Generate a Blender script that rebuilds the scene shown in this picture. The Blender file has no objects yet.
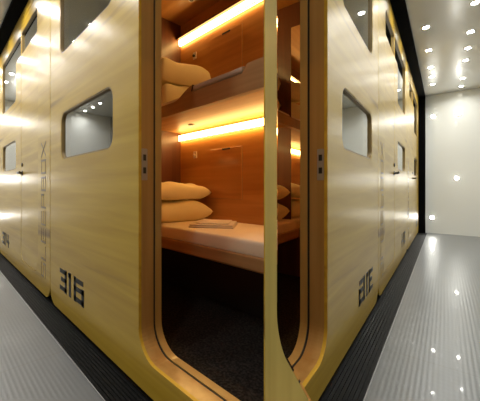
import bpy, bmesh, math, random
from mathutils import Vector, Matrix
random.seed(4)
C = bpy.context.scene.collection
PI = math.pi

# ------------------------------------------------------------------ materials
def new_mat(name):
    m = bpy.data.materials.new(name); m.use_nodes = True
    nt = m.node_tree; b = nt.nodes['Principled BSDF']
    return m, nt, b

def plain(name, col, rough=.5, metal=0, coat=0, spec=.5, emis=None, es=0, noise=0, nscale=20):
    m, nt, b = new_mat(name)
    b.inputs['Base Color'].default_value = (*col, 1)
    b.inputs['Roughness'].default_value = rough
    b.inputs['Metallic'].default_value = metal
    b.inputs['Coat Weight'].default_value = coat
    b.inputs['Coat Roughness'].default_value = .08
    b.inputs['Specular IOR Level'].default_value = spec
    if emis:
        b.inputs['Emission Color'].default_value = (*emis, 1)
        b.inputs['Emission Strength'].default_value = es
    tc = nt.nodes.new('ShaderNodeTexCoord')
    n = nt.nodes.new('ShaderNodeTexNoise'); n.inputs['Scale'].default_value = nscale
    nt.links.new(tc.outputs['Object'], n.inputs['Vector'])
    if noise:
        mx = nt.nodes.new('ShaderNodeMix'); mx.data_type = 'RGBA'
        mx.inputs['A'].default_value = (*[c*(1-noise) for c in col], 1)
        mx.inputs['B'].default_value = (*[min(1, c*(1+noise)) for c in col], 1)
        nt.links.new(n.outputs['Fac'], mx.inputs['Factor'])
        nt.links.new(mx.outputs['Result'], b.inputs['Base Color'])
    return m

def wood(name, c1, c2, streak, rough=.3, coat=.5, along='x', coatr=.12, scale=1.0, sfac=.5):
    m, nt, b = new_mat(name)
    N = nt.nodes.new; L = nt.links.new
    tc = N('ShaderNodeTexCoord'); mp = N('ShaderNodeMapping')
    s = {'x': (.5, 9, 9), 'z': (9, 9, .5), 'y': (9, .5, 9)}[along]
    mp.inputs['Scale'].default_value = tuple(v*scale for v in s)
    L(tc.outputs['Object'], mp.inputs['Vector'])
    n1 = N('ShaderNodeTexNoise'); n1.inputs['Scale'].default_value = 1.6; n1.inputs['Detail'].default_value = 6
    n1.inputs['Distortion'].default_value = .6
    L(mp.outputs[0], n1.inputs['Vector'])
    n2 = N('ShaderNodeTexNoise'); n2.inputs['Scale'].default_value = 1.1; n2.inputs['Detail'].default_value = 3
    mp2 = N('ShaderNodeMapping'); mp2.inputs['Scale'].default_value = tuple(v*scale*.8 for v in s)
    mp2.inputs['Location'].default_value = (3.1, 7.7, 5.2)
    L(tc.outputs['Object'], mp2.inputs['Vector']); L(mp2.outputs[0], n2.inputs['Vector'])
    r1 = N('ShaderNodeValToRGB'); r1.color_ramp.elements[0].position = .32; r1.color_ramp.elements[1].position = .68
    r1.color_ramp.elements[0].color = (*c2, 1); r1.color_ramp.elements[1].color = (*c1, 1)
    L(n1.outputs['Fac'], r1.inputs['Fac'])
    r2 = N('ShaderNodeValToRGB'); r2.color_ramp.elements[0].position = .63; r2.color_ramp.elements[1].position = .74
    r2.color_ramp.elements[0].color = (0, 0, 0, 1); r2.color_ramp.elements[1].color = (sfac, sfac, sfac, 1)
    L(n2.outputs['Fac'], r2.inputs['Fac'])
    mx = N('ShaderNodeMix'); mx.data_type = 'RGBA'
    L(r2.outputs['Color'], mx.inputs['Factor']); L(r1.outputs['Color'], mx.inputs['A'])
    mx.inputs['B'].default_value = (*streak, 1)
    L(mx.outputs['Result'], b.inputs['Base Color'])
    b.inputs['Roughness'].default_value = rough
    b.inputs['Coat Weight'].default_value = coat
    b.inputs['Coat Roughness'].default_value = coatr
    return m

M = {}
M['birch'] = wood('lacquered_birch', (.66, .43, .050), (.51, .31, .026), (.25, .135, .016), rough=.38, coat=.9, coatr=.27, sfac=1.0)
M['birch'].node_tree.nodes['Principled BSDF'].inputs['Coat IOR'].default_value = 1.5
M['birch'].node_tree.nodes['Principled BSDF'].inputs['Specular IOR Level'].default_value = .12
M['stile'] = wood('birch_upright', (.56, .44, .12), (.46, .35, .085), (.30, .2, .05), rough=.42, coat=.15, along='z')
M['jamb'] = wood('plywood_jamb', (.46, .27, .085), (.36, .19, .05), (.2, .1, .025), rough=.3, coat=.5, along='z')
M['jamb_pale'] = wood('plywood_frame', (.50, .32, .10), (.42, .25, .07), (.25, .13, .03), rough=.3, coat=.5, along='z')
M['cabin'] = wood('cherry_lining', (.60, .27, .058), (.46, .18, .034), (.27, .09, .015), rough=.38, coat=.25)
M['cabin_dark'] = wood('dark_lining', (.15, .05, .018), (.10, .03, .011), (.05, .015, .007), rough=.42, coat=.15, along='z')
M['cabin_ceil'] = wood('lining_overhead', (.54, .255, .06), (.42, .175, .036), (.24, .08, .018), rough=.5, coat=.1)
M['bunkwood'] = wood('bunk_oak', (.46, .27, .11), (.34, .18, .07), (.2, .1, .03), rough=.4, coat=.25, scale=1.5)
M['edge'] = plain('panel_edge_brown', (.30, .20, .07), .4)
M['black'] = plain('black_rubber', (.012, .012, .012), .5)
M['blackgloss'] = plain('black_gloss_cladding', (.003, .003, .0035), .8, spec=.02)
M['edgegrey'] = plain('grey_mat_edge', (.3, .3, .3), .4)
M['frontwall'] = plain('grey_lacquered_wall', (.38, .38, .35), .25, coat=.3)
M['ink'] = plain('black_lettering_film', (.012, .011, .009), .4)
M['letter'] = plain('brown_lettering_film', (.24, .165, .07), .4)
M['steel'] = plain('brushed_steel', (.42, .40, .36), .4, metal=.6)
M['alu'] = plain('aluminium_trim', (.42, .38, .3), .35, metal=1)
M['darkmetal'] = plain('dark_bronze_metal', (.08, .07, .06), .35, metal=1)
M['sheet'] = plain('cream_sheet', (.86, .72, .53), .85, noise=.05, nscale=6)
M['greysheet'] = plain('grey_beige_sheet', (.47, .40, .32), .85, noise=.08, nscale=8)
M['pillow'] = plain('cream_pillow_cotton', (.86, .74, .44), .85, noise=.05, nscale=9)
M['towel'] = plain('cream_terry', (.74, .64, .5), .95, noise=.08, nscale=120)
M['plastic'] = plain('ivory_plastic', (.62, .5, .36), .35)
M['mirror'] = plain('silvered_mirror', (.93, .95, .94), .0, metal=1)
M['strip'] = plain('warm_diffuser', (.9, .8, .6), .5, emis=(1, .61, .19), es=15)
M['lamp'] = plain('lamp_lens', (1, 1, 1), .4, emis=(1, .96, .86), es=60)
M['white'] = plain('white_gloss_panel', (.62, .62, .59), .22, coat=.1)
M['whitewall'] = plain('white_lacquered_wall', (.84, .85, .82), .035, coat=.4)

def floor_mat():
    m, nt, b = new_mat('grey_ribbed_vinyl'); N = nt.nodes.new; L = nt.links.new
    tc = N('ShaderNodeTexCoord'); 
    w = N('ShaderNodeTexWave'); w.wave_type = 'BANDS'; w.bands_direction = 'Y'; w.inputs['Scale'].default_value = 16
    w.inputs['Distortion'].default_value = 0
    L(tc.outputs['Object'], w.inputs['Vector'])
    w2 = N('ShaderNodeTexWave'); w2.wave_type = 'BANDS'; w2.bands_direction = 'X'; w2.inputs['Scale'].default_value = 9
    L(tc.outputs['Object'], w2.inputs['Vector'])
    n = N('ShaderNodeTexNoise'); n.inputs['Scale'].default_value = 9; n.inputs['Detail'].default_value = 5
    L(tc.outputs['Object'], n.inputs['Vector'])
    mul = N('ShaderNodeMath'); mul.operation = 'MULTIPLY_ADD'; mul.inputs[1].default_value = .35
    L(w2.outputs['Fac'], mul.inputs[0]); L(w.outputs['Fac'], mul.inputs[2])
    bp = N('ShaderNodeBump'); bp.inputs['Strength'].default_value = .14; bp.inputs['Distance'].default_value = .002
    L(mul.outputs[0], bp.inputs['Height']); L(bp.outputs[0], b.inputs['Normal'])
    sx = N('ShaderNodeSeparateXYZ'); L(tc.outputs['Object'], sx.inputs[0])
    d = N('ShaderNodeMath'); d.operation = 'ADD'; d.inputs[1].default_value = 1.64; L(sx.outputs['X'], d.inputs[0])
    pg = N('ShaderNodeMath'); pg.operation = 'PINGPONG'; pg.inputs[1].default_value = 1.0; L(d.outputs[0], pg.inputs[0])
    lt = N('ShaderNodeMath'); lt.operation = 'LESS_THAN'; lt.inputs[1].default_value = .0035; L(pg.outputs[0], lt.inputs[0])
    mx = N('ShaderNodeMix'); mx.data_type = 'RGBA'; mx.inputs['A'].default_value = (.128, .136, .144, 1); mx.inputs['B'].default_value = (.158, .167, .175, 1)
    mm = N('ShaderNodeMath'); mm.operation = 'MULTIPLY_ADD'; mm.inputs[1].default_value = .35; L(w.outputs['Fac'], mm.inputs[0]); 
    hh = N('ShaderNodeMath'); hh.operation = 'MULTIPLY'; hh.inputs[1].default_value = .6; L(n.outputs['Fac'], hh.inputs[0]); L(hh.outputs[0], mm.inputs[2])
    L(mm.outputs[0], mx.inputs['Factor'])
    m2 = N('ShaderNodeMix'); m2.data_type = 'RGBA'; m2.inputs['B'].default_value = (.13, .13, .13, 1)
    L(lt.outputs[0], m2.inputs['Factor']); L(mx.outputs['Result'], m2.inputs['A'])
    L(m2.outputs['Result'], b.inputs['Base Color'])
    b.inputs['Roughness'].default_value = .3; b.inputs['Coat Weight'].default_value = .15
    return m
M['floor'] = floor_mat()

def strip_floor_mat():
    m, nt, b = new_mat('black_ribbed_matting'); N = nt.nodes.new; L = nt.links.new
    tc = N('ShaderNodeTexCoord')
    n = N('ShaderNodeTexNoise'); n.inputs['Scale'].default_value = 60
    L(tc.outputs['Object'], n.inputs['Vector'])
    r = N('ShaderNodeValToRGB'); r.color_ramp.elements[0].color = (.002, .002, .002, 1); r.color_ramp.elements[1].color = (.013, .013, .013, 1)
    L(n.outputs['Fac'], r.inputs['Fac']); L(r.outputs['Color'], b.inputs['Base Color'])
    b.inputs['Roughness'].default_value = .5; b.inputs['Specular IOR Level'].default_value = .08
    return m
M['matting'] = strip_floor_mat()

def carpet_mat():
    m, nt, b = new_mat('black_carpet'); N = nt.nodes.new; L = nt.links.new
    tc = N('ShaderNodeTexCoord')
    n = N('ShaderNodeTexNoise'); n.inputs['Scale'].default_value = 90; n.inputs['Detail'].default_value = 4
    L(tc.outputs['Object'], n.inputs['Vector'])
    r = N('ShaderNodeValToRGB'); r.color_ramp.elements[0].position = .4; r.color_ramp.elements[1].position = .75
    r.color_ramp.elements[0].color = (.006, .005, .005, 1); r.color_ramp.elements[1].color = (.04, .036, .03, 1)
    L(n.outputs['Fac'], r.inputs['Fac']); L(r.outputs['Color'], b.inputs['Base Color'])
    bp = N('ShaderNodeBump'); bp.inputs['Strength'].default_value = .4; L(n.outputs['Fac'], bp.inputs['Height']); L(bp.outputs[0], b.inputs['Normal'])
    b.inputs['Roughness'].default_value = .9; b.inputs['Specular IOR Level'].default_value = .2
    return m
M['carpet'] = carpet_mat()

def glass_mat():
    m, nt, b = new_mat('tinted_window_glass'); N = nt.nodes.new; L = nt.links.new
    nt.nodes.remove(b); out = nt.nodes['Material Output']
    t = N('ShaderNodeBsdfTransparent'); t.inputs['Color'].default_value = (.45, .44, .40, 1)
    g = N('ShaderNodeBsdfGlossy'); g.inputs['Roughness'].default_value = .015; g.inputs['Color'].default_value = (.95, .97, .97, 1)
    fr = N('ShaderNodeFresnel'); fr.inputs['IOR'].default_value = 1.9
    ad = N('ShaderNodeMath'); ad.operation = 'ADD'; ad.inputs[1].default_value = .26; ad.use_clamp = True
    mx = N('ShaderNodeMixShader')
    L(fr.outputs[0], ad.inputs[0]); L(ad.outputs[0], mx.inputs[0]); L(t.outputs[0], mx.inputs[1]); L(g.outputs[0], mx.inputs[2])
    L(mx.outputs[0], out.inputs['Surface'])
    return m
M['glass'] = glass_mat()

# ------------------------------------------------------------------ helpers
def link(name, me, mat, parent=None, loc=None):
    if mat is not None and not me.materials: me.materials.append(mat)
    o = bpy.data.objects.new(name, me); C.objects.link(o)
    if parent: o.parent = parent
    if loc: o.location = loc
    return o

def obj(name, bm, mat, parent=None, loc=None, smooth=False, bevel=0, seg=2):
    if bevel:
        bmesh.ops.bevel(bm, geom=bm.edges[:], offset=bevel, segments=seg, affect='EDGES', profile=.5)
    bmesh.ops.recalc_face_normals(bm, faces=bm.faces[:])
    me = bpy.data.meshes.new(name); bm.to_mesh(me); bm.free()
    if smooth:
        for p in me.polygons: p.use_smooth = True
    return link(name, me, mat, parent, loc)

def box(bm, x0, x1, y0, y1, z0, z1):
    v = [bm.verts.new(p) for p in ((x0,y0,z0),(x1,y0,z0),(x1,y1,z0),(x0,y1,z0),(x0,y0,z1),(x1,y0,z1),(x1,y1,z1),(x0,y1,z1))]
    for f in ((0,3,2,1),(4,5,6,7),(0,1,5,4),(1,2,6,5),(2,3,7,6),(3,0,4,7)): bm.faces.new([v[i] for i in f])
    return v

def B(*b):
    bm = bmesh.new()
    for q in b: box(bm, *q)
    return bm

def tag(o, label=None, cat=None, group=None, kind=None):
    if label: o['label'] = label
    if cat: o['category'] = cat
    if group: o['group'] = group
    if kind: o['kind'] = kind
    return o

def struct(name, bm, mat, bevel=0):
    o = obj(name, bm, mat, bevel=bevel); o['kind'] = 'structure'; return o

def empty(name, loc, label, cat, group=None):
    o = bpy.data.objects.new(name, None); C.objects.link(o); o.location = loc
    o.empty_display_size = .1
    return tag(o, label, cat, group)

def rrect(x0, x1, z0, z1, r, seg=10):
    """rounded rectangle outline (x, z), counter-clockwise; r may be a 4-tuple bl, br, tr, tl"""
    if not isinstance(r, (tuple, list)): r = (r,)*4
    pts = []
    for (cx, cz, a0, q) in ((x0+r[0], z0+r[0], PI, r[0]), (x1-r[1], z0+r[1], 1.5*PI, r[1]), (x1-r[2], z1-r[2], 0, r[2]), (x0+r[3], z1-r[3], .5*PI, r[3])):
        for i in range(seg+1):
            a = a0 + .5*PI*i/seg
            pts.append((cx+q*math.cos(a), cz+q*math.sin(a)))
    return pts

def plate(name, outline, holes, y0, y1, mat, parent=None, bevel=0):
    """solid sheet in the xz plane between y0 and y1 with holes cut through"""
    bm = bmesh.new()
    def loop(pts, y):
        vs = [bm.verts.new((p[0], y, p[1])) for p in pts]
        return vs, [bm.edges.new((vs[i], vs[(i+1) % len(vs)])) for i in range(len(vs))]
    for y in (y0, y1):
        es = []
        for pts in [outline]+holes:
            es += loop(pts, y)[1]
        bmesh.ops.triangle_fill(bm, use_beauty=True, use_dissolve=False, edges=es)
    k = 0
    bm.verts.ensure_lookup_table()
    n = sum(len(p) for p in [outline]+holes)
    for pts in [outline]+holes:
        c = len(pts)
        for i in range(c):
            a, b = k+i, k+(i+1) % c
            f = bm.faces.new([bm.verts[a], bm.verts[b], bm.verts[b+n], bm.verts[a+n]]); f.smooth = False
        k += c
    return obj(name, bm, mat, parent)

def ring(name, outer, inner, y0, y1, mat, parent=None):
    bm = bmesh.new(); n = len(outer); V = []
    for pts, y in ((outer, y0), (inner, y0), (inner, y1), (outer, y1)):
        V.append([bm.verts.new((p[0], y, p[1])) for p in pts])
    for j in range(4):
        a, b = V[j], V[(j+1) % 4]
        for i in range(n): bm.faces.new([a[i], a[(i+1) % n], b[(i+1) % n], b[i]])
    return obj(name, bm, mat, parent)

def lathe(bm, prof, n=24, axis='z', org=(0, 0, 0)):
    rings = []
    for r, h in prof:
        rg = []
        for i in range(n):
            a = 2*PI*i/n
            p = (r*math.cos(a), r*math.sin(a), h)
            if axis == 'y': p = (p[0], p[2], p[1])
            if axis == 'x': p = (p[2], p[0], p[1])
            rg.append(bm.verts.new(Vector(p)+Vector(org)))
        rings.append(rg)
    for a, b in zip(rings, rings[1:]):
        for i in range(n): bm.faces.new([a[i], a[(i+1) % n], b[(i+1) % n], b[i]])
    bm.faces.new(rings[0]); bm.faces.new(rings[-1])
    return bm

def tube(bm, pts, r, n=10):
    rings = []
    for k, p in enumerate(pts):
        p = Vector(p); a = Vector(pts[max(k-1, 0)]); b = Vector(pts[min(k+1, len(pts)-1)])
        t = (b-a).normalized(); u = t.cross(Vector((0, 0, 1)))
        if u.length < .01: u = t.cross(Vector((0, 1, 0)))
        u.normalize(); v = t.cross(u)
        rings.append([bm.verts.new(p+r*(math.cos(2*PI*i/n)*u+math.sin(2*PI*i/n)*v)) for i in range(n)])
    for a, b in zip(rings, rings[1:]):
        for i in range(n): bm.faces.new([a[i], a[(i+1) % n], b[(i+1) % n], b[i]])
    bm.faces.new(rings[0]); bm.faces.new(rings[-1])
    return bm

# glyphs as strokes in a 0..1 square
G = {
 '3': [((0,1),(1,1)), ((.25,.53),(1,.53)), ((0,0),(1,0)), ((1,0),(1,1))],
 '1': [((.25,1),(.6,1)), ((.6,0),(.6,1))],
 '6': [((0,1),(.9,1)), ((0,0),(0,1)), ((0,.55),(1,.55)), ((0,0),(1,0)), ((1,0),(1,.55))],
 '4': [((0,.4),(0,1)), ((0,.4),(1,.4)), ((.75,0),(.75,1))],
 '2': [((0,1),(1,1)), ((1,.53),(1,1)), ((0,.53),(1,.53)), ((0,0),(0,.53)), ((0,0),(1,0))],
 '8': [((0,1),(1,1)), ((0,.53),(1,.53)), ((0,0),(1,0)), ((0,0),(0,1)), ((1,0),(1,1))],
 'S': [((0,1),(1,1)), ((0,.5),(0,1)), ((0,.5),(1,.5)), ((1,0),(1,.5)), ((0,0),(1,0))],
 'L': [((0,0),(0,1)), ((0,0),(1,0))],
 'E': [((0,0),(0,1)), ((0,0),(1,0)), ((0,.5),(1,.5)), ((0,1),(1,1))],
 'P': [((0,0),(0,1)), ((0,1),(1,1)), ((0,.45),(1,.45)), ((1,.45),(1,1))],
 'B': [((0,0),(0,1)), ((0,1),(1,1)), ((0,.5),(1,.5)), ((0,0),(1,0)), ((1,0),(1,1))],
 'O': [((0,0),(0,1)), ((0,1),(1,1)), ((0,0),(1,0)), ((1,0),(1,1))],
 'X': [((0,0),(1,1)), ((0,1),(1,0))],
}
def glyph(bm, ch, place, w, h, t, y0, y1, tv=None):
    """strokes of a character; place maps (x, z) in metres to the panel's (x, z)"""
    for (a, b) in G[ch]:
        p = Vector((a[0]*w, a[1]*h)); q = Vector((b[0]*w, b[1]*h)); d = (q-p).normalized(); nn = Vector((-d.y, d.x))
        tt = (tv if (tv and abs(d.x) > .9) else t)*.5
        e = t*.5
        c = [p-d*e-nn*tt, q+d*e-nn*tt, q+d*e+nn*tt, p-d*e+nn*tt]
        c = [place(*v) for v in c]
        f = [bm.verts.new((v[0], y0, v[1])) for v in c]; g = [bm.verts.new((v[0], y1, v[1])) for v in c]
        bm.faces.new(f); bm.faces.new(g[::-1])
        for i in range(4): bm.faces.new([f[i], f[(i+1) % 4], g[(i+1) % 4], g[i]])

# ------------------------------------------------------------------ the room
XL, XR, YN, YF, ZC = -6.95, 2.75, -2.65, 1.42, 2.60
struct('floor', B((XL-.1, XR+.1, YN-.1, YF+.1, -.1, 0)), M['floor'])
struct('ceiling', B((XL-.1, XR+.1, YN-.1, YF+.1, ZC, ZC+.1)), M['white'])
struct('wall_left', B((XL-.1, XL, YN-.1, YF+.1, 0, ZC)), M['whitewall'])
struct('wall_right', B((XR, XR+.1, YN-.1, YF+.1, 0, ZC)), M['whitewall'])
struct('wall_front', B((XL, XR, YN-.1, YN, 0, ZC)), M['frontwall'])
struct('wall_back', B((XL, XR, YF, YF+.1, 0, ZC)), M['blackgloss'])
# black ribbed matting let into the floor under and in front of the pods
bm = bmesh.new(); box(bm, -6.80, XR, -.128, YF, .0005, .004)
y = -.128
while y < .10:
    box(bm, -6.80, XR, y+.002, y+.010, .004, .009); y += .016
struct('trim_1', bm, M['matting'])
# bright metal edge of the matting
struct('trim_2', B((-6.80, XR, -.132, -.128, .0005, .006)), M['edgegrey'])
# black recess strip above the pods and black end post closing the row
struct('trim_3', B((-6.80, XR, -.10, YF, 2.562, 2.598)), M['blackgloss'])
struct('trim_4', B((-6.93, -6.80, -.10, YF, .001, 2.598)), M['blackgloss'])

# ------------------------------------------------------------------ pods
PW, ZB, ZT = 2.22, .03, 2.552       # pod width, underside, top
DX0, DX1, DZ0, DZ1 = 1.254, 1.885, .157, 2.47
PANEL_T = .014

def lshape(x0, x1, z0, z1, x2, zt, r, d=0, seg=8):
    """window outline with an arm running right along its top; d insets it"""
    x0 += d; z0 += d; z1 -= d; x1 -= d; x2 -= d; zt += d; r = r-d; q = .04+d; e = .012
    pts = []
    def arc(cx, cz, rr, a0, a1):
        for i in range(seg+1):
            a = a0+(a1-a0)*i/seg; pts.append((cx+rr*math.cos(a), cz+rr*math.sin(a)))
    arc(x0+r, z0+r, r, PI, 1.5*PI); arc(x1-r, z0+r, r, 1.5*PI, 2*PI)
    arc(x1+q, zt-q, q, PI, .5*PI)
    arc(x2-e, zt+e, e, -.5*PI, 0); arc(x2-e, z1-e, e, 0, .5*PI)
    arc(x0+r, z1-r, r, .5*PI, PI)
    return pts

def make_window(root, shape):
    fr = ring('window_frame', shape(-.001), shape(.008), .002, .028, M['edge'], root)
    pane = plate('pane', shape(.007), [], .014, .019, M['glass'], fr)
    return fr

def pod(x0, digits, is_open, label):
    root = empty('sleeping_pod', (x0, 0, 0), label, 'sleeping pod', 'sleeping pods along the corridor')
    g = .005
    out = rrect(g, PW-g, ZB, ZT, .11)
    w1 = lambda d=0: rrect(.250+d, 1.018-d, 1.052+d, 1.362-d, .065-d)
    w2 = lambda d=0: lshape(.225, 1.018, 1.757, 2.372, DX0-.008, 2.155, .065, d)
    opening = rrect(DX0, DX1, DZ0, DZ1, .12, 12)
    plate('front_panel', out, [w1(), w2(), opening], 0, PANEL_T, M['birch'], root)
    # brown edge lamination showing around the face
    make_window(root, w1); make_window(root, w2)
    # lining of the doorway: outer frame, dark seal, inner frame
    big = rrect(DX0-.05, DX1+.05, DZ0-.05, DZ1+.05, .17, 12)
    ring('door_frame', big, opening, PANEL_T, .075, M['jamb'], root)
    sm = rrect(DX0-.004, DX1+.004, DZ0-.004, DZ1+.004, .122, 12)
    ring('door_seal', big, sm, .075, .085, M['black'], root)
    ring('inner_frame', big, opening, .085, .117, M['jamb_pale'], root)
    # carcass
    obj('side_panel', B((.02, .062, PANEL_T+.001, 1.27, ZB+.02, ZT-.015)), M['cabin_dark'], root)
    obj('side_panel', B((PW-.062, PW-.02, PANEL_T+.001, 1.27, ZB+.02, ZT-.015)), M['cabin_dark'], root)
    obj('back_panel', B((.0625, PW-.0625, 1.18, 1.27, .1025, 2.4495)), M['cabin'], root)
    obj('ceiling_panel', B((.0625, PW-.0625, .118, 1.27, 2.45, ZT-.015)), M['cabin_ceil'], root)
    obj('floor_panel', B((.0625, PW-.0625, .118, 1.27, ZB+.02, .102)), M['carpet'], root)
    # lower cladding inside the front wall
    plate('inner_cladding', [(.063, .1035), (PW-.063, .1035), (PW-.063, 2.448), (.063, 2.448)],
          [w1(), rrect(.225, 1.018, 1.757, 2.372, .065), rrect(DX0-.051, DX1+.051, DZ0-.051+.0005, 2.447-.06+.05, (.17, .17, .05, .05), 12)], .054, .070, M['cabin'], root)
    # number
    wv = {'1': .05}
    spots = [(.243, .100), (.392, .050), (.510, .125)] if digits != '318' else [(.243, .100), (.392, .050), (.510, .125)]
    if digits[2] != '1' and digits[1] != '1': pass
    for ch, (xx, ww) in zip(digits, spots):
        bm = bmesh.new()
        glyph(bm, ch, lambda a, b, xx=xx: (xx+a, .192+b), ww, .113, .038, -.0015, .0, tv=.028)
        bmesh.ops.remove_doubles(bm, verts=bm.verts[:], dist=.0001)
        obj('digit', bm, M['ink'], root)
    # lettering reading upwards beside the door
    bm = bmesh.new()
    for i, ch in enumerate('SLEEPBOX'):
        zz = .170+i*.1345
        glyph(bm, ch, lambda a, b, zz=zz: (2.100-b, zz+a), .098, .112, .015, -.0012, .0, tv=.006)
    obj('lettering', bm, M['letter'], root)
    # latch keep on the jamb
    if is_open:
        kp = plate('strike_plate', rrect(.015, .043, .895, 1.030, .004, 3), [], 0, .0015, M['steel'], root)
        kp.rotation_euler = (0, 0, PI/2); kp.location = (DX0+.0017, 0, 0)
        for zc in (.937, .992):
            obj('latch_hole', B((.022, .036, -.0006, .0, zc-.013, zc+.013)), M['black'], kp)
    # door
    dw = DX1-DX0-.008; dz0 = DZ0+.004; dz1 = DZ1-.004
    # the leaf is drawn hinge at x=0, room side (when shut) at y=0 facing -y
    leaf = rrect(0, dw, dz0, dz1, .116, 12)
    top_win = (.012, dw-.030, 2.155, 2.372)
    door = plate('door', leaf, [rrect(*top_win, .03)], 0, .034, M['birch'] if not is_open else M['stile'], root)
    fr = ring('window_frame', rrect(top_win[0]-.001, top_win[1]+.001, top_win[2]-.001, top_win[3]+.001, .03), rrect(top_win[0]+.007, top_win[1]-.007, top_win[2]+.007, top_win[3]-.007, .023), .003, .031, M['edge'], door)
    # handle on the corridor face; keyhole rosette over it
    out_y = -1 if not is_open else 1
    base = 0 if not is_open else .034
    hx = .052 if not is_open else dw-.052
    sgn = 1 if not is_open else -1
    hb = lathe(bmesh.new(), [(.022, 0), (.022, .006), (.011, .008), (.010, .045)], 20, 'y', (hx, base, 1.004))
    if out_y < 0:
        for v in hb.verts: v.co.y = base-(v.co.y-base)
    tube(hb, [(hx, base+out_y*.043, 1.004), (hx+sgn*.03, base+out_y*.047, 1.004), (hx+sgn*.12, base+out_y*.047, 1.006)], .0085)
    obj('door_handle', hb, M['darkmetal'], door, smooth=False)
    kb = lathe(bmesh.new(), [(.018, 0), (.018, .006), (.010, .009)], 20, 'y', (hx, base, 1.083))
    if out_y < 0:
        for v in kb.verts: v.co.y = base-(v.co.y-base)
    obj('keyhole', kb, M['darkmetal'], door)
    pn = plate('pane', rrect(top_win[0]+.006, top_win[1]-.006, top_win[2]+.006, top_win[3]-.006, .024), [], .014, .019, M['glass'], door)
    if not is_open:
        door.location = (DX0+.004, .001, 0)
    return root, door, dw, dz0, dz1

p316, door, dw, dz0, dz1 = pod(-2.35, '316', True, 'pale birch sleeping pod numbered 316 with its doorway open on two bunks')
pod(-4.57, '314', False, 'pale birch sleeping pod numbered 314 with closed door, next beyond the open pod')
pod(-6.79, '312', False, 'pale birch sleeping pod with closed door at the far end against the black post')
pod(-.13, '318', False, 'pale birch sleeping pod with closed door, on the near side of the open doorway')

# open door leaf: hinge edge at (-.436,-.035), leaf running towards the camera
ang = math.atan2(-.65177, .75842)
HX, HY = -.436, -.035
door.location = (HX+2.35, HY, 0); door.rotation_euler = (0, 0, ang)
# mirror on the inner face with a ground edge
mx0, mx1, mz0, mz1 = .110, .560, .540, 2.10
def mirror_mesh(x0, x1, z0, z1, r, bev, yf, yb):
    o = rrect(x0, x1, z0, z1, r, 10); i = rrect(x0+bev, x1-bev, z0+bev, z1-bev, r-bev, 10)
    bm = bmesh.new(); n = len(o)
    A = [bm.verts.new((p[0], yb, p[1])) for p in o]
    Bv = [bm.verts.new((p[0], yf+.0012, p[1])) for p in o]
    D = [bm.verts.new((p[0], yf, p[1])) for p in i]
    for a, b in ((A, Bv), (Bv, D)):
        for k in range(n): bm.faces.new([a[k], a[(k+1) % n], b[(k+1) % n], b[k]])
    bm.faces.new(D); bm.faces.new(A[::-1])
    return bm
obj('mirror', mirror_mesh(mx0, mx1, mz0, mz1, .065, .009, -.004, .0), M['mirror'], door)
# three barrel hinges between frame and leaf
for zc in (.45, 1.25, 2.15):
    hb = lathe(bmesh.new(), [(.007, -.045), (.007, .045)], 14, 'z', (-.012+.006, .02, zc))
    box(hb, -.004, .03, .0345, .0365, zc-.04, zc+.04)
    obj('hinge', hb, M['steel'], door)

# ---- fittings fixed inside pod 316 (pod-local x = world x + 2.35)
def panel_with_slot(x0, x1, z0, z1):
    bm = B((x0, x1, 1.172, 1.1795, z0, z1))
    p = obj('access_panel', bm, M['cabin'], p316, bevel=.0025, seg=1)
    obj('reveal', B((x0-.002, x1+.002, 1.1775, 1.1799, z0-.002, z1+.002)), M['edge'], p)
    xc = (x0+x1)/2+.012
    obj('finger_slot', B((xc-.045, xc+.045, 1.1702, 1.1722, z1-.016, z1-.002)), M['black'], p)
panel_with_slot(.485, .838, .770, 1.192)
panel_with_slot(.485, .838, 1.62, 2.155)
# recessed cabin spots
for zc, z1 in ((2.45, 0), (1.392, 0)):
    bm = lathe(bmesh.new(), [(.026, -.006), (.028, -.001), (.028, 0)], 24, 'z', (.445, .99, zc-.0005))
    s = obj('ceiling_spot', bm, M['steel'], p316, smooth=False)
    obj('spot_lens', lathe(bmesh.new(), [(.016, -.008), (.017, -.006)], 20, 'z', (.445, .99, zc-.0005)), M['darkmetal'], s)
# black box standing in for the shade of the void under the bed
obj('underbed_shade', B((.0635, PW-.0635, .78, 1.178, .104, .438)), M['black'], p316)

XI0, XI1 = -2.2865, -.1935   # inside faces of the side walls

# light strips
def light_strip(z0, z1, label, lid):
    r = empty('light_strip', ((XI0+XI1)/2, 1.155, z0), label, 'light strip', 'light strips in the open pod')
    hw = (XI1-XI0)/2-.001; h = z1-z0
    obj('housing', B((-hw, hw, .020, .0245, .002, h-.002)), M['alu'], r)
    obj('diffuser', B((-hw+.003, hw-.003, -.004, .0198, .0025, h-.0025)), M['strip'], r)
    if lid:
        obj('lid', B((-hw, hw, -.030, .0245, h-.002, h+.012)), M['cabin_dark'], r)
    else:
        obj('rail', B((-hw, hw, -.010, -.0045, h-.001, h+.005)), M['darkmetal'], r)
    obj('rail', B((-hw, hw, -.010, -.0045, -.003, .003)), M['darkmetal'], r)
    for s in (-1, 1):
        obj('end_cap', B((s*hw-(.0025 if s > 0 else 0), s*hw+(.0025 if s < 0 else 0), -.006, .0195, .0, h-.0025)), M['darkmetal'], r)
light_strip(2.240, 2.298, 'glowing warm light strip high on the wall above the upper bunk', True)
light_strip(1.308, 1.370, 'glowing warm light strip under the upper bunk, above the stacked pillows', False)

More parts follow.
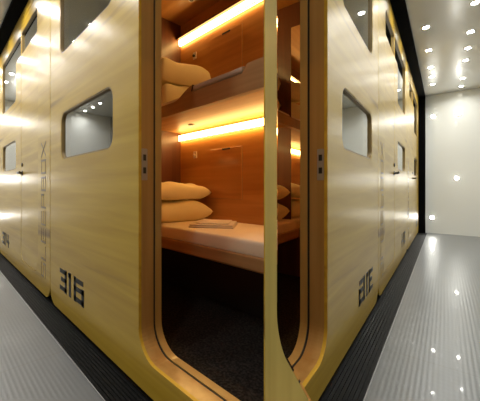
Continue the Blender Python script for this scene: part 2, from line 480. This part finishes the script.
# bunks
def mattress(name, y0, y1, z0, z1, mat, label):
    bm = B((XI0+.004, XI1-.004, y0, y1, z0, z1))
    bmesh.ops.bevel(bm, geom=bm.edges[:], offset=.022, segments=4, affect='EDGES', profile=.5)
    o = obj(name, bm, mat, smooth=True)
    return tag(o, label, 'mattress', 'mattresses on the bunks')
bed = empty('bunk', ((XI0+XI1)/2, .85, .44), 'lower wooden bunk with a rounded front board under the light sheet', 'bunk', 'bunks in the open pod')
hw = (XI1-XI0)/2-.001
obj('base_board', B((-hw, hw, -.259, .327, 0, .05)), M['bunkwood'], bed, bevel=.003)
bmf = B((-hw, hw, -.282, -.2595, -.005, .075))
obj('front_board', bmf, M['bunkwood'], bed, bevel=.012, seg=3)
mattress('mattress', .594, 1.176, .4915, .588, M['sheet'], 'mattress in a light sheet on the lower bunk, under the pillows')

ub = empty('bunk', ((XI0+XI1)/2, .85, 1.37), 'upper wooden bunk with a raised guard board and pale rail', 'bunk', 'bunks in the open pod')
obj('base_board', B((-hw, hw, -.212, .327, .0225, .05)), M['cabin_ceil'], ub)
# front board with a dipped section at the head end and a notch for the rail
def prof_board(pts, y0, y1):
    bm = bmesh.new()
    a = [bm.verts.new((p[0], y0, p[1])) for p in pts]; b = [bm.verts.new((p[0], y1, p[1])) for p in pts]
    bm.faces.new(a); bm.faces.new(b[::-1]); n = len(pts)
    for i in range(n): bm.faces.new([a[i], a[(i+1) % n], b[(i+1) % n], b[i]])
    return bm
xc = (XI0+XI1)/2
pts = [(-hw, 0), (hw, 0), (hw, .152), (-1.00-xc, .152), (-1.035-xc, .108), (-1.43-xc, .108)]
for i in range(9):
    t = i/8; s = .5-.5*math.cos(PI*t)
    pts.append((-1.44-xc-.20*t, .150+(.082-.150)*s))
pts.append((-hw, .080))
obj('front_board', prof_board(pts, -.250, -.213), M['bunkwood'], ub)
rb = bmesh.new(); tube(rb, [(-1.43-xc, -.236, .130), (-1.03-xc, -.236, .130)], .019, 14)
obj('guard_rail', rb, M['greysheet'], ub, smooth=False)
cb = bmesh.new(); tube(cb, [(-1.452-xc, -.240, .112), (-1.435-xc, -.240, .150)], .013, 10)
obj('rail_clip', cb, M['darkmetal'], ub)
mattress('mattress', .645, 1.176, 1.4215, 1.50, M['sheet'], 'mattress in a light sheet on the upper bunk, under its pillows')

# pillows
def pillow(name, cx, cy, z0, L, W, H, mat, label, group, rot=0, tilt=0, seed=1, sag=0, pw=(3.6, 3.2)):
    rnd = random.Random(seed); bm = bmesh.new(); nu, nv = 30, 22
    top = {}; bot = {}
    ph = [rnd.uniform(0, 6) for _ in range(4)]
    for i in range(nu+1):
        for j in range(nv+1):
            u = -1+2*i/nu; v = -1+2*j/nv
            pin = 1-.09*(abs(v)**2)*(1-0)*(1-abs(u)**4) if False else 1
            sx = u*(1-.06*(1-v*v)*abs(u)**3); sy = v*(1-.08*(1-u*u)*abs(v)**3)
            f = max(0, (1-abs(u)**pw[0]))**.5*max(0, (1-abs(v)**pw[1]))**.5
            wr = .010*math.sin(5*u+ph[0]+2*v)*f+.006*math.sin(9*v+ph[1]-3*u)*f
            x = sx*L/2; y = sy*W/2
            top[i, j] = bm.verts.new((x, y, H*.42+H*.58*f+wr))
            edge = i in (0, nu) or j in (0, nv)
            bot[i, j] = top[i, j] if edge else bm.verts.new((x, y, H*.42-H*.42*min(1, f*1.35)))
    for i in range(nu):
        for j in range(nv):
            bm.faces.new([top[i, j], top[i+1, j], top[i+1, j+1], top[i, j+1]])
            q = [bot[i, j], bot[i, j+1], bot[i+1, j+1], bot[i+1, j]]
            bm.faces.new(q)
    o = obj(name, bm, mat, smooth=True)
    o.location = (cx, cy, z0); o.rotation_euler = (0, tilt, rot)
    return tag(o, label, 'pillow', group)
gl = 'pillows stacked at the head of the lower bunk'; gu = 'pillows at the head of the upper bunk'
RT = math.radians(82)
pillow('pillow', -2.020, .885, .5885, .56, .42, .172, M['pillow'], 'plump cream pillow lying on the lower bunk, bottom of the stack', gl, seed=3, rot=RT)
pillow('pillow', -2.030, .885, .7640, .56, .40, .135, M['pillow'], 'cream pillow with a pointed corner, on top of the lower bunk stack', gl, seed=5, rot=RT+.03)
pillow('pillow', -2.020, .925, 1.5005, .48, .42, .190, M['pillow'], 'cream pillow lying on the upper bunk beneath another pillow', gu, seed=7, rot=RT, pw=(7, 6))
pillow('pillow', -2.030, .925, 1.6960, .48, .41, .190, M['pillow'], 'cream pillow on top at the head of the upper bunk', gu, seed=8, rot=RT-.03, pw=(9, 8))

# folded towel
def towel():
    bm = bmesh.new()
    for k, (a, b, h0, h1) in enumerate(((.31, .29, 0, .012), (.30, .28, .012, .023), (.235, .235, .023, .032))):
        vs = box(bm, -a/2, a/2, -b/2+(.015 if k == 2 else 0), b/2, h0+.0002, h1)
    bmesh.ops.bevel(bm, geom=bm.edges[:], offset=.0045, segments=3, affect='EDGES', profile=.5)
    o = obj('folded_towel', bm, M['towel'], smooth=True)
    o.location = (-1.52, .875, .5885); o.rotation_euler = (0, 0, .62)
    return tag(o, 'folded cream towel lying flat on the lower bunk beside the pillows', 'towel')
towel()

# small reading lamp / socket units on the back wall
def wall_unit(x, z, label):
    r = empty('reading_lamp', (x, 1.1795, z), label, 'reading lamp', 'small reading lamps on the pod wall')
    obj('mount', B((-.022, .022, -.010, -.0005, -.032, .032)), M['plastic'], r, bevel=.003)
    hb = lathe(bmesh.new(), [(.011, -.009), (.013, -.016), (.012, -.024), (.008, -.028)], 18, 'y', (0, 0, -.004))
    obj('lamp_head', hb, M['plastic'] if z < 1.5 else M['darkmetal'], r)
wall_unit(-2.066, 1.166, 'small ivory reading lamp on the wall above the lower pillows')
wall_unit(-2.072, 2.085, 'small dark-headed reading lamp on the wall above the upper bunk')

# tall mirror at the end of the aisle inside the pod
wm = empty('wall_mirror', (XI0, .38, 1.3), 'tall narrow mirror on the dark end wall beside the bunks', 'mirror')
obj('backing', B((.0005, .004, -.262, .262, -.80, .95)), M['darkmetal'], wm)
mm = obj('glass', B((.0042, .008, -.258, .258, -.796, .946)), M['mirror'], wm)

# ------------------------------------------------------------------ corridor lamps
lamps = []
for x in (-3.10, -3.85, -4.55, -5.25, -5.72, -6.18): lamps.append((x, -.225))
for x in (-3.10, -3.60, -4.28, -4.79, -5.25, -6.13, -6.62): lamps.append((x, -.600))
for x in (-2.3, -1.5, -.6, .4, 1.5): lamps += [(x, -.60)]
for x in (-2.3, -1.1, .3, 1.5): lamps += [(x, -.225)]
for x in (-6.70, -6.28, -5.90, -4.8, -3.6, -2.3, -.9, .6): lamps += [(x, -1.92)]
LAMP_W = 2.5
ring_me = None
rows = {0: 'in the row near the pods', 1: 'in the middle row', 2: 'in the row by the opposite wall'}
ordn = ['nearest', 'second', 'third', 'fourth', 'fifth', 'sixth', 'seventh', 'eighth', 'ninth', 'tenth', 'eleventh', 'twelfth', 'thirteenth', 'fourteenth']
def row_of(yy): return 0 if yy > -.3 else (1 if yy > -1 else 2)
for k, (x, yy) in enumerate(lamps):
    r = bpy.data.objects.new('downlight', None); C.objects.link(r); r.location = (x, yy, ZC)
    row = row_of(yy)
    n = sorted(q[0] for q in lamps if row_of(q[1]) == row).index(x)
    tag(r, 'round ceiling downlight, %s from the white end wall, %s' % (ordn[n], rows[row]), 'downlight', 'downlights '+rows[row])
    if k == 0:
        a = obj('bezel', lathe(bmesh.new(), [(.033, -.004), (.040, -.002), (.040, -.0003)], 24), M['steel'], r)
        b = obj('lens', lathe(bmesh.new(), [(.026, -.007), (.029, -.0042)], 24), M['lamp'], r)
        ring_me, lens_me = a.data, b.data
    else:
        for nm, me in (('bezel', ring_me), ('lens', lens_me)):
            o = bpy.data.objects.new(nm, me); C.objects.link(o); o.parent = r
    ld = bpy.data.lights.new('downlight_beam', 'AREA'); ld.shape = 'DISK'; ld.size = .05; ld.energy = LAMP_W*1.1
    ld.spread = math.radians(150); ld.color = (1, .98, .935)
    lo = bpy.data.objects.new('downlight_beam', ld); C.objects.link(lo); lo.location = (x, yy, ZC-.009)

# small wall lights on the white end wall
def wall_light(y, z, label, power=6):
    r = empty('wall_light', (XL+.0005, y, z), label, 'wall light', 'wall lights on the end wall')
    obj('bezel', lathe(bmesh.new(), [(.034, 0), (.034, .006), (.026, .012)], 24, 'x'), M['steel'], r)
    obj('lens', lathe(bmesh.new(), [(.024, .0122), (.018, .018)], 24, 'x'), M['lamp'], r)
    ld = bpy.data.lights.new('wall_light_beam', 'SPOT'); ld.energy = power; ld.shadow_soft_size = .03
    ld.spot_size = math.radians(160); ld.spot_blend = 1; ld.color = (1, .97, .9)
    lo = bpy.data.objects.new('wall_light_beam', ld); C.objects.link(lo); lo.location = (XL+.04, y, z); lo.rotation_euler = (0, -PI/2, 0)
wall_light(-.20, .30, 'small round wall light low on the white end wall')
wall_light(-.545, 1.03, 'small round wall light at waist height on the white end wall')
wall_light(-.215, 2.19, 'small round wall light high on the white end wall, close to the pods', 5)
wall_light(-.570, 2.19, 'small round wall light high on the white end wall, farther from the pods', 5)

# ------------------------------------------------------------------ world, camera, view
w = bpy.data.worlds.new('World'); bpy.context.scene.world = w; w.use_nodes = True
w.node_tree.nodes['Background'].inputs[0].default_value = (.02, .02, .02, 1)

cam = bpy.data.cameras.new('Camera'); co = bpy.data.objects.new('Camera', cam); C.objects.link(co)
F_PX, CX, YH = 297.8, 194.5, 187.3
cam.sensor_width = 36; cam.sensor_fit = 'HORIZONTAL'; cam.lens = F_PX/480*36
cam.shift_x = (240-CX)/480; cam.shift_y = -(200.5-YH)/480
cam.clip_start = .01
yaw = math.radians(90-41.32)      # forward = (-cos 41.32, sin 41.32)
co.location = (0, -.65, .865); co.rotation_euler = (PI/2, 0, yaw)
bpy.context.scene.camera = co
sc = bpy.context.scene
sc.view_settings.view_transform = 'Standard'; sc.view_settings.look = 'None'
sc.view_settings.gamma = 1; sc.view_settings.use_curve_mapping = False
sc.view_settings.exposure = .3
sc.cycles.max_bounces = 12; sc.cycles.glossy_bounces = 8; sc.cycles.transparent_max_bounces = 12
